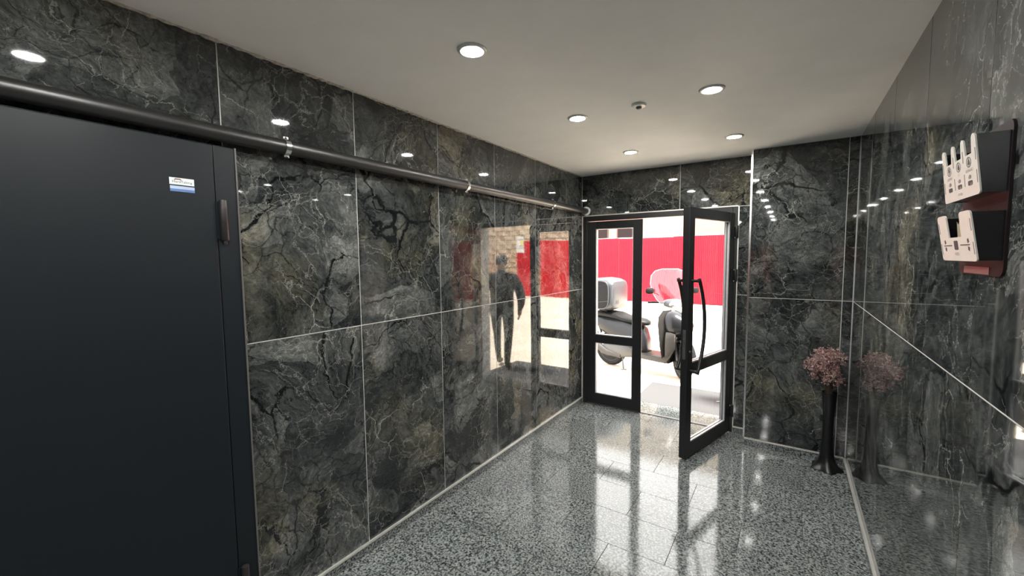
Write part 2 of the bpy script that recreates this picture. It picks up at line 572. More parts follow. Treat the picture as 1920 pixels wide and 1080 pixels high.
# ------------------------------------------------------------------ recessed lights
ordinal = ['first', 'second', 'third', 'fourth', 'fifth', 'sixth', 'seventh', 'eighth']
ring_me = disc_me = None
for row_x, row_name in ((-1.105, 'pipe wall'), (-.360, 'bill holder wall')):
    for i in range(8):
        yy = 3.385 - 1.009 * i
        t = empty('ceiling_light', (row_x, yy, ZC))
        tag(t, 'round recessed ceiling light, %s from glass door, in row along %s' % (ordinal[i], row_name),
            'ceiling light', 'recessed ceiling lights')
        if ring_me is None:
            r_ = obj('trim_ring', lathe(B(), [(.041, -.0005), (.041, -.006), (.050, -.0085), (.060, -.004), (.0615, -.0003)], 40), M['white_plastic'], t, 'full')
            d_ = obj('diffuser', lathe(B(), [(.0408, -.0015), (.0408, -.0045), (.033, -.0065), (.018, -.0078), (0.0, -.0082)], 40), M['led'], t, 'full')
            ring_me, disc_me = r_.data, d_.data
        else:
            link_mesh('trim_ring', ring_me, None, t); link_mesh('diffuser', disc_me, None, t)

t = empty('motion_sensor', (-.731, 2.374, ZC))
tag(t, 'small white round motion sensor with dark lens on the ceiling', 'sensor')
obj('housing', lathe(B(), [(.040, -.0003), (.040, -.006), (.036, -.012), (.022, -.014)], 32), M['white_plastic'], t, True)
obj('lens', lathe(B(), [(.016, -.0135), (.0155, -.019), (.011, -.024), (0, -.026)], 24), M['dark_grey'], t, True)

# ------------------------------------------------------------------ pipe and clamps
PX, PZ, PR = XL + .052, 2.076, .030
t = empty('wall_pipe', (PX, YB - .03, PZ))
tag(t, 'long charcoal painted pipe clamped along the marble wall above the grey metal door', 'pipe')
obj('pipe_run', tube(B(), [(0, -5.2 - YB + .1, 0), (0, -2, 0), (0, .027, 0)], PR, 24), M['pipe'], t, True)
obj('wall_collar', lathe(B(), [(.031, .012), (.046, .012), (.046, .029), (.031, .029)], 24, axis='y'), M['white_plastic'], t, True)
for yy, nm in ((.962, 'nearest the grey metal door'), (2.150, 'midway along the pipe'), (3.352, 'nearest the glass door'), (-.24, 'above the grey metal door')):
    c = empty('pipe_clamp', (PX, yy, PZ))
    tag(c, 'bright steel pipe clamp on the charcoal pipe, %s' % nm, 'clamp', 'pipe clamps')
    bm = B()
    bm2 = lathe(bm, [(PR + .0005, -.011), (PR + .0035, -.011), (PR + .0035, .011), (PR + .0005, .011)], 28, axis='y')
    obj('clamp_band', bm2, M['chrome'], c, True)
    for s in (-1, 1):
        e = obj('clamp_ear', bx(-.006, .006, -.011, .011, min(s * (PR + .003), s * (PR + .014)), max(s * (PR + .003), s * (PR + .014)), .002), M['chrome'], c)
        obj('screw', lathe(B(), [(.0045, .006), (.0045, .010), (.002, .011)], 12, (0, 0, s * (PR + .009)), axis='x'), M['chrome'], e)
    obj('stud', tube(B(), [(-PR - .003, 0, 0), (-.052, 0, 0)], .005, 8), M['chrome'], c, True)

# ------------------------------------------------------------------ grey metal door on the left wall
DX = XL + .040
d1 = empty('door_1', (XL, .20, 0))
tag(d1, 'plain slate grey steel door with a barrel hinge and small sticker under the pipe', 'door', None, 'structure')
W = (XL, .20, 0)
bm = B()
box(bm, XL + .001, DX - .001, .694, .768, .001, 2.033, .004)
box(bm, XL + .001, DX - .001, -.45, -.376, .001, 2.033, .004)
box(bm, XL + .001, DX - .001, -.376, .694, 1.985, 2.033, .004)
obj('door_frame', bm, M['slate'], d1, world_off=W)
obj('edge_lip', bx(XL + .001, DX + .003, .766, .772, .001, 2.034, .0015), M['slate_edge'], d1, world_off=W)
leaf = obj('door_leaf', bx(XL + .003, DX + .002, -.374, .6915, .006, 2.030, .003), M['slate'], d1, world_off=W)
for z0, z1, nm in ((1.672, 1.826, 'hinge'), (.20, .352, 'hinge')):
    bm = B()
    lathe(bm, [(.0, z0), (.011, z0), (.0135, z0 + .004), (.0135, z1 - .004), (.012, z1), (0, z1)], 20, (DX + .014, .712, 0))
    h = obj('hinge', bm, M['hinge'], d1, True, world_off=W)
    bm = B()
    box(bm, DX - .001, DX + .004, .690, .716, z0 + .006, z1 - .006)
    obj('hinge_plate', bm, M['slate'], h, world_off=W)
    bm = lathe(B(), [(.0, z0 - .014), (.006, z0 - .014), (.007, z0 - .006), (.006, z0 + .001)], 12, (DX + .014, .712, 0))
    obj('hinge_pin', bm, M['hinge'], h, True, world_off=W)
sx = DX + .0025
st = obj('sticker', bx(sx, sx + .0006, .553, .626, 1.867, 1.891), M['sticker'], d1, world_off=W)
obj('printed_band', bx(sx, sx + .0004, .5535, .6255, 1.8625, 1.867), M['ink'], st, world_off=W)
obj('printed_panel', bx(sx, sx + .0006, .554, .6265, 1.852, 1.8625), M['paleblue'], st, world_off=W)
obj('printed_panel', bx(sx, sx + .0006, .554, .6265, 1.843, 1.852), M['blue'], st, world_off=W)
obj('lettering', text_bm('HardYabing', .0125, lambda a, b: (sx + .0010, .590 + a, 1.8735 + b)), M['ink'], st, world_off=W)
obj('roof_logo', prism(B(), [(-.014, 0), (-.009, .006), (.006, .006), (.012, 0), (.004, .0025), (-.006, .0025)],
                       lambda a, b, q: (sx + .0006 + q, .579 + a, 1.882 + b), 0, .0006), M['maroon'], st, world_off=W)

# ------------------------------------------------------------------ glazed entrance door
FY0, FY1 = YB + .002, YB + .066
fr = empty('trim_6', (-1.12, YB, 0))
tag(fr, 'black aluminium frame of the glass entrance door', 'door frame', None, 'structure')
W = (-1.12, YB, 0)
obj('jamb', bx(XL + .012, -1.802, FY0, FY1, .001, ZL - .002, .003), M['black_alu'], fr, world_off=W)
obj('jamb', bx(-.430, XJ - .002, FY0, FY1, .001, ZL - .002, .003), M['black_alu'], fr, world_off=W)
obj('head', bx(-1.802, -.430, FY0, FY1, 1.968, ZL - .002, .003), M['black_alu'], fr, world_off=W)
obj('sill_bar', bx(-1.800, -.432, FY0 + .02, FY1 - .012, -.0005, .006), M['lock'], fr, world_off=W)

def glazed_leaf(root, L, s0, s1, zt=1.962, zb=.014, th=.027):
    """leaf in local x (0..L), thickness y +-th; parts are named under root"""
    obj('stile', bx(0, s0, -th, th, zb, zt, .003), M['black_alu'], root)
    obj('stile', bx(L - s1, L, -th, th, zb, zt, .003), M['black_alu'], root)
    for z0, z1, nm in ((zb, .128, 'bottom_rail'), (.682, .766, 'middle_rail'), (1.886, zt, 'top_rail')):
        obj(nm, bx(s0, L - s1, -th + .001, th - .001, z0, z1, .002), M['black_alu'], root)
    for z0, z1 in ((.128, .682), (.766, 1.886)):
        p = obj('pane', bx(s0 - .005, L - s1 + .005, -.0035, .0035, z0 - .005, z1 + .005), M['glass'], root)
        bm = B()
        b_ = .007
        for sgn in (-1, 1):
            ya, yb_ = (sgn * .004, sgn * (th - .006)) if sgn > 0 else (sgn * (th - .006), sgn * .004)
            box(bm, s0, s0 + b_, ya, yb_, z0, z1)
            box(bm, L - s1 - b_, L - s1, ya, yb_, z0, z1)
            box(bm, s0 + b_, L - s1 - b_, ya, yb_, z0, z0 + b_)
            box(bm, s0 + b_, L - s1 - b_, ya, yb_, z1 - b_, z1)
        obj('halo_bead', bm, M['bead'], p)  # pale strips imitate the bright halo along the glass edges

d2 = empty('door_2', (-1.800, YB + .030, 0))
tag(d2, 'closed narrow leaf of the black glass entrance door beside the pipe wall', 'door', None, 'structure')
glazed_leaf(d2, .566, .095, .074)
obj('astragal', bx(.560, .588, -.036, -.028, .014, 1.962, .002), M['black_alu'], d2)
obj('strike_plate', bx(.5665, .568, -.012, .012, .92, 1.16), M['bead'], d2)

HX, HY = -.436, YB - .012
ang = atan2(3.328 - HY, -.655 - HX)
d3 = empty('door_3', (HX, HY, 0), ang)
tag(d3, 'wide leaf of the black glass entrance door swung open into the lobby with bow handles', 'door', None, 'structure')
LL = sqrt((3.328 - HY) ** 2 + (-.655 - HX) ** 2)
glazed_leaf(d3, LL, .085, .082)
# bow handles on both faces
for s in (1, -1):
    pts = []
    for i in range(25):
        u = i / 24
        z = .690 + (1.420 - .690) * u
        x = LL - .050 - .105 * (1 - (2 * u - 1) ** 2)
        yb_ = s * .082
        pts.append((x, yb_, z))
    h = obj('bow_handle', tube(B(), pts, .0135, 14), M['black_alu'], d3, True)
    for z in (.705, 1.405):
        bm = tube(B(), [(LL - .052, s * .027, z), (LL - .052, s * .090, z)], .0125, 14)
        obj('handle_post', bm, M['black_alu'], h, True)
lk = obj('lock_case', bx(LL - .0005, LL + .0015, -.012, .012, .80, 1.03, .0005), M['lock'], d3)
obj('latch', bx(LL + .001, LL + .010, -.007, .007, .93, .96, .002), M['chrome'], lk)
bm = lathe(B(), [(.009, .027), (.009, .036), (.006, .038)], 16, (LL - .035, 0, .86), axis='y')
obj('lock_cylinder', bm, M['lock'], d3, True)
for z in (.20, 1.42, 1.80):
    bm = lathe(B(), [(0, z - .055), (.013, z - .055), (.015, z - .05), (.015, z + .05), (.013, z + .055), (0, z + .055)], 16, (-.012, .038, 0))
    h = obj('hinge', bm, M['black_alu'], d3, True)
    obj('hinge_wing', bx(-.012, .05, .0275, .034, z - .045, z + .045, .002), M['black_alu'], h)

# ------------------------------------------------------------------ bill holder on the right wall
HXW = XR - .0005
t = empty('bill_holder', (XR, 1.50, 1.54))
tag(t, 'dark wall rack with two cream fronted pockets for bills and post', 'bill holder')
W = (XR, 1.50, 1.54)
def rounded(x0, x1, y0, y1, r, n=5):
    out = []
    for cx, cy, a0 in ((x1 - r, y1 - r, 0), (x0 + r, y1 - r, 90), (x0 + r, y0 + r, 180), (x1 - r, y0 + r, 270)):
        for i in range(n + 1):
            a = radians(a0 + 90 * i / n); out.append((cx + r * cos(a), cy + r * sin(a)))
    return out
obj('back_panel', prism(B(), rounded(1.352, 1.640, 1.542, 1.886, .022), lambda a, b, q: (HXW - q, a, b), 0, .005), M['wine'], t, world_off=W)
pl = obj('name_plate', bx(HXW - .0065, HXW - .005, 1.425, 1.592, 1.5445, 1.5625, .0005), M['plate'], t, world_off=W)
Y0, Y1 = 1.607, 1.358          # far and near ends of the pockets
PW = Y0 - Y1
def pocket(z0, z1, d0, d1, outline, name):
    """front plate leans out: depth d0 at the bottom, d1 at the top; s runs 0..1 from far to near, v 0..1 upward"""
    def P(s, v, q=0.0):
        return (HXW - .005 - (d0 + (d1 - d0) * v) - q, Y0 - PW * s, z0 + (z1 - z0) * v)
    fp = obj('front_plate', prism(B(), outline, lambda a, b, q: P(a, b, q), -.003, 0), M['cream'], t, world_off=W)
    for s in (.012, .988):
        bm = B()
        a = .010
        poly = [(HXW - .0052, z0 + .002), (HXW - .005 - d0 + .0032, z0 + .002), (HXW - .005 - d0 - (d1 - d0) * .96 + .0032, z0 + (z1 - z0) * .96), (HXW - .0052, z0 + (z1 - z0) * .96)]
        yc = Y0 - PW * s
        prism(bm, poly, lambda a_, b_, q: (a_, yc + q, b_), -.0015, .0015)
        obj('side_panel', bm, M['acrylic'], t, world_off=W)
    bm = bx(HXW - .005 - d0 + .0032, HXW - .0052, Y1 + .005, Y0 - .005, z0 + .003, z0 + .006)
    obj('pocket_floor', bm, M['acrylic'], t, world_off=W)
    return fp, P
def mark(fp, P, poly, name, mat='ink'):
    obj(name, prism(B(), poly, lambda a, b, q: P(a, b, q), .0, .0006), M[mat], fp, world_off=W)
def rect(a0, a1, b0, b1): return [(a0, b0), (a1, b0), (a1, b1), (a0, b1)]
def arc(cx, cy, rx, ry, a0, a1, n=8):
    return [(cx + rx * cos(radians(a0 + (a1 - a0) * i / n)), cy + ry * sin(radians(a0 + (a1 - a0) * i / n))) for i in range(n + 1)]
# upper plate: four rounded prongs, three slots
out = [(0.03, 0), (.95, 0)] + arc(.95, .07, .05, .07, -90, 0, 4)
prongs = [(.87, 1.0), (.585, .70), (.30, .415), (0.0, .13)]
for i, (a, b) in enumerate(prongs):
    lo, hi = min(a, b), max(a, b)
    c_, hw = (lo + hi) / 2, (hi - lo) / 2
    top = 1.0
    if i > 0: out.append((hi + .005, .70))
    out += arc(c_, top - .085, hw * .80, .085, 0, 180, 8)
    if i < 3: out.append((lo - .005, .70))
out += arc(.03, .04, .03, .04, 180, 270, 4)[:-1]
fp, P = pocket(1.729, 1.866, .041, .056, out, 'upper')
cols = [(.215, 'ELEKTRİK'), (.50, 'SU'), (.785, 'DOĞALGAZ')]
for ci, (c_, word) in enumerate(cols):
    # oval outline with an emblem
    ring = arc(c_, .575, .060, .088, 0, 360, 24)[:-1]
    ring_in = arc(c_, .575, .050, .074, 0, 360, 24)[:-1]
    bm = B()
    va = [bm.verts.new(P(a, b, .0005)) for a, b in ring]; vb = [bm.verts.new(P(a, b, .0005)) for a, b in ring_in]
    for i in range(24): bm.faces.new((va[i], va[(i + 1) % 24], vb[(i + 1) % 24], vb[i]))
    obj('printed_oval', bm, M['ink'], fp, world_off=W)
    if ci == 0: em = [(-.012, .055), (.018, .055), (.006, .012), (.026, .012), (-.014, -.06), (-.002, -.008), (-.026, -.008)]
    elif ci == 1: em = [(0, .062), (.022, .0), (.024, -.03), (.012, -.052), (-.012, -.052), (-.024, -.03), (-.022, .0)]
    else: em = [(.004, .062), (.020, .015), (.030, -.02), (.016, -.055), (.004, -.02), (-.016, -.055), (-.030, -.02), (-.016, .02)]
    mark(fp, P, [(c_ + a, .575 + b) for a, b in em], 'printed_emblem')
    obj('lettering', text_bm(word, .0085, lambda a, b: P(c_ + a / PW, .415 + b / .137, .0006)), M['ink_soft'], fp, world_off=W)
    # tulip
    tl = [(0, .04), (.008, .012), (.022, .03), (.018, -.005), (.036, .012), (.024, -.03), (-.024, -.03), (-.036, .012), (-.018, -.005), (-.022, .03), (-.008, .012)]
    mark(fp, P, [(c_ + a, .325 + b) for a, b in tl], 'printed_tulip', 'ink_soft')
    mark(fp, P, rounded(c_ - .055, c_ + .055, .185, .262, .02, 3), 'viewing_slot')
    if ci: mark(fp, P, rounded(c_ - .015, c_ + .050, .192, .240, .012, 3), 'paper_in_slot', 'cream')
for s in (.035, .355, .640, .965):
    mark(fp, P, rect(s - .006, s + .006, .56, .76) if s not in (.355, .640) else rect(s - .006, s + .006, .60, .80), 'joint_slot', 'ink_soft')
for s in (.035, .3575, .6425, .965):
    mark(fp, P, rect(s - .005, s + .005, .19, .40), 'joint_slot', 'ink_soft')
obj('lettering', text_bm('FATURA', .0085, lambda a, b: P(.50 + a / PW, .07 + b / .137, .0006)), M['ink_soft'], fp, world_off=W)
# lower plate: one wide slot
out = arc(.95, .06, .05, .06, -90, 0, 4) + arc(.93, .93, .07, .07, 0, 90, 5) + arc(.75, .93, .06, .07, 90, 180, 5) + \
      [(.68, .50), (.30, .50)] + arc(.23, .93, .06, .07, 0, 90, 5) + arc(.07, .93, .07, .07, 90, 180, 5) + arc(.05, .06, .05, .06, 180, 270, 4)
fp, P = pocket(1.577, 1.694, .038, .056, out, 'lower')
mark(fp, P, rounded(.44, .55, .235, .43, .02, 3), 'viewing_slot')
for sg in (-1, 1):
    c0 = .495
    mark(fp, P, rect(*sorted((c0 + sg * .13, c0 + sg * .38)), .322, .342), 'printed_line')
    for up in (-1, 1):
        a = c0 + sg * .34
        mark(fp, P, [(a, .332 + up * .03), (a + .035, .332 + up * .055), (a + .02, .332 + up * .13), (a - .012, .332 + up * .10)], 'printed_tulip')
obj('lettering', text_bm('POSTA', .0105, lambda a, b: P(.50 + a / PW, .115 + b / .117, .0006)), M['ink_soft'], fp, world_off=W)
for s in (.03, .97):
    for v in (.14, .60): mark(fp, P, rect(s - .006, s + .006, v, v + .24), 'joint_slot', 'ink_soft')
# folded slip in the lower pocket
slip = B()
pp = [(HXW - .034, 1.522, 1.586), (HXW - .030, 1.508, 1.586), (HXW - .035, 1.494, 1.586), (HXW - .029, 1.478, 1.586)]
lo = [slip.verts.new(p) for p in pp]
hi = [slip.verts.new((p[0] - .009 + random.uniform(-.002, .002), p[1] + .004, 1.672 + random.uniform(-.012, .006))) for p in pp]
for i in range(3): slip.faces.new((lo[i], lo[i + 1], hi[i + 1], hi[i]))
bmesh.ops.solidify(slip, geom=slip.faces[:], thickness=.0008)
o = obj('folded_slip', slip, M['paper'])
tag(o, 'crumpled yellowed slip of paper in the lower pocket of the bill holder', 'paper')

# ------------------------------------------------------------------ vase with dried flowers
VX, VY = .272, 3.772
t = empty('floor_vase', (VX, VY, 0.0005))
tag(t, 'tall slim black ceramic floor vase with flared petal foot by the pier', 'vase')
def foot_lobe(a, r, h): return 1 + (.16 * cos(5 * a + .6) * max(0, (r - .045) / .045) if h < .14 else 0)
prof = [(0, 0), (.086, 0), (.092, .006), (.086, .016), (.068, .034), (.054, .062), (.045, .10), (.039, .15), (.034, .22),
        (.032, .30), (.033, .38), (.037, .46), (.042, .53), (.046, .575), (.0475, .583), (.044, .583), (.038, .52), (.030, .40), (0, .395)]
obj('vase_body', lathe(B(), prof, 40, lobe=foot_lobe), M['vase'], t, True)
b = empty('flower_bunch', (VX, VY, .40))
tag(b, 'bunch of dried pink blossoms standing in the black vase', 'flowers')
bmS = B(); bmP = B(); bmC = B()
C0 = Vector((-.030, -.005, .765 - .40))
def blossom(bm, c, r):
    for k in range(5):
        a = 2 * pi * k / 5 + random.uniform(-.3, .3)
        n_ = Vector((random.gauss(0, 1), random.gauss(0, 1), random.gauss(.3, 1))).normalized()
        u_ = n_.orthogonal().normalized(); w_ = n_.cross(u_)
        d = (u_ * cos(a) + w_ * sin(a))
        e = n_.cross(d)
        p = c + d * r * .15
        q = [p, p + d * r * .55 + e * r * .42 + n_ * r * .15, p + d * r + n_ * r * .35, p + d * r * .55 - e * r * .42 + n_ * r * .15]
        vs_ = [bm.verts.new(v) for v in q]
        bm.faces.new(vs_)
for i in range(52):
    th = random.uniform(0, 2 * pi); ph = math.acos(random.uniform(-.75, 1))
    rad = random.uniform(.45, 1.08)
    tip = C0 + Vector((.125 * sin(ph) * cos(th), .115 * sin(ph) * sin(th), .135 * cos(ph))) * rad
    tip.x = min(tip.x, .105)
    root = Vector((random.uniform(-.012, .012), random.uniform(-.012, .012), .03))
    mid = Vector((root.x * 2.0, root.y * 2.0, .22)) * .6 + tip * .4
    mid.z = min(mid.z, tip.z) if tip.z > .2 else .22
    pts = []
    for k in range(7):
        u = k / 6
        pts.append(root * (1 - u) ** 2 + Vector((root.x, root.y, .235)) * 2 * u * (1 - u) + tip * u ** 2)
    tube(bmS, pts, .0016, 5)
    for k in range(34):
        c = tip + Vector((random.gauss(0, .015), random.gauss(0, .015), random.gauss(0, .018)))
        if c.z < .185: c.z = .185 + random.uniform(0, .02)
        if VX + c.x > XR - .012 : c.x = XR - .014 - VX
        blossom(bmC if random.random() < .35 else bmP, c, random.uniform(.0065, .0125))
obj('stems', bmS, M['stem'], b)
tag(obj('pink_blossoms', bmP, M['petal'], b), kind='stuff')
tag(obj('cream_blossoms', bmC, M['petal2'], b), kind='stuff')

# ------------------------------------------------------------------ outside: ground, mat, fence, building
g = struct('ground', bx(-30, 30, 4.482, 40, GROUND - .3, GROUND), M['concrete'], 'sunlit pale concrete yard outside the door', 'ground')
bm = B()
prism(bm, rounded(-1.50, -.02, 4.74, 5.62, .02, 3), lambda a, b_, q: (a, b_, q), GROUND + .0005, GROUND + .014)
tag(obj('doormat', bm, M['mat'], None), 'large grey loop doormat on the concrete outside the door', 'doormat')
pts = []
for i in range(26):
    u = i / 25
    pts.append((-.66 + .20 * u + .02 * sin(9 * u), 5.20 + .07 * sin(7 * u) + .03 * cos(15 * u), GROUND + .0165 + .001))
tag(obj('white_string', tube(B(), pts, .0022, 5), M['sheet']), 'short curl of white string lying on the grey doormat', 'string')

FY = 15.6
f = empty('site_fence', (0, FY, GROUND))
tag(f, 'red corrugated sheet metal fence across the yard', 'fence')
def sheet(w, h, pitch=.058, dep=.022):
    bm = B(); xs = []
    n = int(w / pitch)
    for i in range(n):
        x = i * w / n; p = w / n
        xs += [(x, 0), (x + p * .30, 0), (x + p * .42, -dep), (x + p * .72, -dep), (x + p * .84, 0)]
    xs.append((w, 0))
    a = [bm.verts.new((x, y, 0)) for x, y in xs]; b_ = [bm.verts.new((x, y, h)) for x, y in xs]
    for i in range(len(xs) - 1): bm.faces.new((a[i], a[i + 1], b_[i + 1], b_[i]))
    me = bpy.data.meshes.new('fence_sheet'); bm.to_mesh(me); bm.free(); me.materials.append(M['red'])
    return me
sheets = [sheet(2.0, 2.385), sheet(2.0, 2.405)]
i = 0
for x0 in [-13.5 + 2 * k for k in range(10)] + [8.45, 10.45, 12.45]:
    link_mesh('fence_sheet', sheets[i % 2], None, f, (x0, -.006 * (i % 2), .005)); i += 1
obj('top_rail', bx(-13.5, 6.5, .002, .05, 2.37, 2.425), M['coping'], f)
obj('top_rail', bx(8.45, 14.45, .002, .05, 2.37, 2.425), M['coping'], f)
for x in [-13.4, -9.5, -5.5, -1.5, 2.5, 6.44, 8.5, 12.4]:
    obj('fence_post', bx(x - .03, x + .03, .003, .063, 0, 2.37), M['coping'], f)
n_ = obj('notice_sheet', bx(6.06, 6.48, FY - .034, FY - .030, 1.78, 2.50), M['sheet'])
tag(n_, 'white notice sheet with yellow panel on the end of the red fence', 'notice')
obj('printed_panel', bx(.03, .20, -.003, 0, .38, .52), M['yellow'], n_).location = (6.06, FY - .034, 1.78)
for k, (a, b_) in enumerate(((.60, .62), (.56, .575), (.30, .32), (.24, .255), (.18, .195))):
    obj('printed_line', bx(.04, .36 - .05 * (k % 2), -.0025, 0, a, b_), M['ink_soft'], n_).location = (6.06, FY - .034, 1.78)

sw = empty('stone_wall', (7.6, 17.5, GROUND))
tag(sw, 'rough buff stone wall seen through the gap in the red fence', 'wall')
obj('wall_core', bx(-3.2, 4.2, .03, .4, 0, 3.6), M['grout'], sw)
stone_mes = []
for k in range(5):
    bm = bx(-.30, .30, -.06, .09, -.11, .11, .03, 1)
    for v in bm.verts: v.co += Vector((random.uniform(-.025, .025), random.uniform(-.02, .02), random.uniform(-.018, .018)))
    bmesh.ops.recalc_face_normals(bm, faces=bm.faces)
    me = bpy.data.meshes.new('stone'); bm.to_mesh(me); bm.free(); me.materials.append(M['stone']); stone_mes.append(me)
for r_ in range(15):
    for c_ in range(11):
        o = link_mesh('stone', random.choice(stone_mes), None, sw, (-2.95 + c_ * .645 + (.3 if r_ % 2 else 0), 0, .12 + r_ * .235))

bm = lathe(B(), [(0, 0), (.25, 0), (.27, .03), (.285, .28), (.295, .31), (.285, .34), (.285, .60), (.295, .63), (.285, .66), (.27, .90), (.25, .93), (0, .93)], 28)
br = obj('plastic_barrel', bm, M['barrel'], None, True, loc=(7.75, 14.5, GROUND))
tag(br, 'blue plastic barrel near the gap in the red fence, mirrored in the marble wall', 'barrel')
obj('lid_ring', lathe(B(), [(.262, .885), (.284, .885), (.284, .915), (.262, .915), (.262, .885)], 28), M['dark_grey'], br, True)
BY = 19.0
ab = empty('apartment_building', (-2, BY, GROUND))
tag(ab, 'cream rendered building with dark windows standing behind the red fence', 'building')
def win_cut(x0, x1, z0, z1): return (x0 + 2, x1 + 2, z0 - GROUND, z1 - GROUND)
wins = []
for x0, x1 in ((-7.86, -7.22), (-6.80, -6.03), (-13.0, -12.2), (-11.6, -10.8), (1.2, 2.2)):
    for z0 in (1.75, 5.0): wins.append(win_cut(x0, x1, z0, z0 + 1.35))
obj('wall', bx(-14, 13, 0, 4, 0, 8.0), M['facade'], ab)
obj('cornice', bx(-14, 13, -.12, 0, 3.55, 3.72), M['coping'], ab)
for x0, x1, z0, z1 in wins:
    bm = B()
    fw = .05
    box(bm, x0, x0 + fw, -.05, 0, z0, z1); box(bm, x1 - fw, x1, -.05, 0, z0, z1)
    box(bm, x0, x1, -.05, 0, z0, z0 + fw); box(bm, x0, x1, -.05, 0, z1 - fw, z1)
    w_ = obj('window', bm, M['facade_dark'], ab)
    obj('pane', bx(x0 + fw, x1 - fw, -.02, -.002, z0 + fw, z1 - fw), M['win_glass'], w_)

# ------------------------------------------------------------------ scooter
sc = empty('scooter', (-2.318, 6.257, GROUND), radians(-10))
tag(sc, 'dark grey motor scooter with windscreen and top box parked outside the door', 'scooter')
RAKE = radians(24)
def wheel(cx, R_, name_parent, st=None):
    def fin(bm): 
        if st: st(bm)
        return bm
    bm = lathe(B(), [(R_ - .075, -.045), (R_ - .03, -.055), (R_ - .008, -.035), (R_, 0), (R_ - .008, .035), (R_ - .03, .055), (R_ - .075, .045), (R_ - .075, -.045)], 40, (cx, 0, R_), axis='y')
    w_ = obj('wheel', fin(bm), M['tyre'], name_parent, True)
    bm = lathe(B(), [(R_ - .095, -.04), (R_ - .074, -.046), (R_ - .074, .046), (R_ - .095, .04), (R_ - .095, -.04)], 40, (cx, 0, R_), axis='y')
    lathe(bm, [(.0, -.05), (.045, -.05), (.05, -.03), (.05, .03), (.045, .05), (0, .05)], 16, (cx, 0, R_), axis='y')
    for k in range(6):
        a = 2 * pi * k / 6 + .3
        tube(bm, [(cx + .04 * cos(a), 0, R_ + .04 * sin(a)), (cx + (R_ - .085) * cos(a), 0, R_ + (R_ - .085) * sin(a))], .013, 6)
    obj('rim', fin(bm), M['engine'], w_, True)
    return w_
wheel(0, .262, sc)
# steered front end turns about the head axis
SX = 1.10
def steer(bm, back=0.0):
    bmesh.ops.translate(bm, verts=bm.verts, vec=(-back, 0, 0))
    bmesh.ops.translate(bm, verts=bm.verts, vec=(-SX, 0, 0))
    bmesh.ops.rotate(bm, verts=bm.verts, cent=(0, 0, 0), matrix=Matrix.Rotation(radians(-47), 3, 'Z'))
    bmesh.ops.translate(bm, verts=bm.verts, vec=(SX, 0, 0))
    return bm
wheel(1.235, .262, sc, lambda bm: steer(bm, .06))
bm = B()
for s in (-1, 1):
    tube(bm, [(1.235, s * .075, .262), (1.15, s * .075, .50), (1.10, s * .06, .64)], [.022, .022, .024], 10)
obj('fork', steer(bm, .06), M['engine'], sc, True)
# front mudguard
bm = B(); n = 14; rings = []
for i in range(n + 1):
    a = radians(20 + 150 * i / n)
    ring = []
    for j in range(7):
        b_ = (j - 3) / 3
        r_ = .285 + .022 * (1 - b_ * b_)
        ring.append(bm.verts.new((1.235 + r_ * cos(a), b_ * .075, .262 + r_ * sin(a))))
    rings.append(ring)
for a, b_ in zip(rings, rings[1:]):
    for j in range(6): bm.faces.new((a[j], a[j + 1], b_[j + 1], b_[j]))
bmesh.ops.solidify(bm, geom=bm.faces[:], thickness=.004)
obj('mudguard', steer(bm, .06), M['scooter'], sc, True)
# body: tail and under-seat fairing
obj('tail_fairing', loft(B(), [(-.36, 0, .03, .70, .74), (-.32, 0, .09, .64, .78), (-.18, 0, .15, .55, .80), (.05, 0, .185, .44, .80),
                            (.28, 0, .19, .36, .78), (.45, 0, .18, .27, .74), (.56, 0, .16, .25, .66), (.62, 0, .12, .25, .50), (.64, 0, .06, .26, .36)], 24), M['scooter'], sc, True)
obj('seat', loft(B(), [(-.30, 0, .05, .79, .82), (-.24, 0, .13, .775, .855), (-.05, 0, .165, .765, .87), (.15, 0, .17, .745, .86), (.26, 0, .17, .72, .82),
                       (.42, 0, .16, .71, .80), (.55, 0, .13, .69, .785), (.62, 0, .08, .69, .76), (.645, 0, .03, .70, .735)], 24), M['seat'], sc, True)
obj('tail_light', loft(B(), [(-.395, 0, .05, .655, .70), (-.37, 0, .085, .635, .715), (-.30, 0, .10, .63, .715)], 16), M['red_lens'], sc, True)
# engine and swing arm
bm = loft(B(), [(-.10, -.13, .045, .20, .34), (.02, -.13, .055, .17, .37), (.22, -.12, .06, .17, .38), (.42, -.09, .06, .20, .38), (.50, -.06, .04, .24, .34)], 16)
obj('engine_case', bm, M['engine'], sc, True)
bm = tube(B(), [(.25, -.16, .20), (.02, -.175, .24), (-.16, -.175, .33), (-.30, -.17, .40)], [.03, .05, .058, .05], 14)
obj('exhaust', bm, M['scooter_grey'], sc, True)
bm = B()
tube(bm, [(-.05, -.14, .30), (-.16, -.13, .62)], .022, 10)
obj('shock_absorber', bm, M['chrome'], sc, True)
bm = tube(B(), [(.25, -.10, .26), (.29, -.155, .10), (.31, -.17, .008)], .011, 8)
tube(bm, [(.28, -.20, .008), (.34, -.145, .008)], .008, 8)
obj('kickstand', bm, M['engine'], sc, True)
bm = loft(B(), [(-.31, 0, .09, .40, .46), (-.20, 0, .095, .49, .55), (-.02, 0, .095, .54, .58)], 14)
obj('rear_mudguard', bm, M['seat'], sc, True)
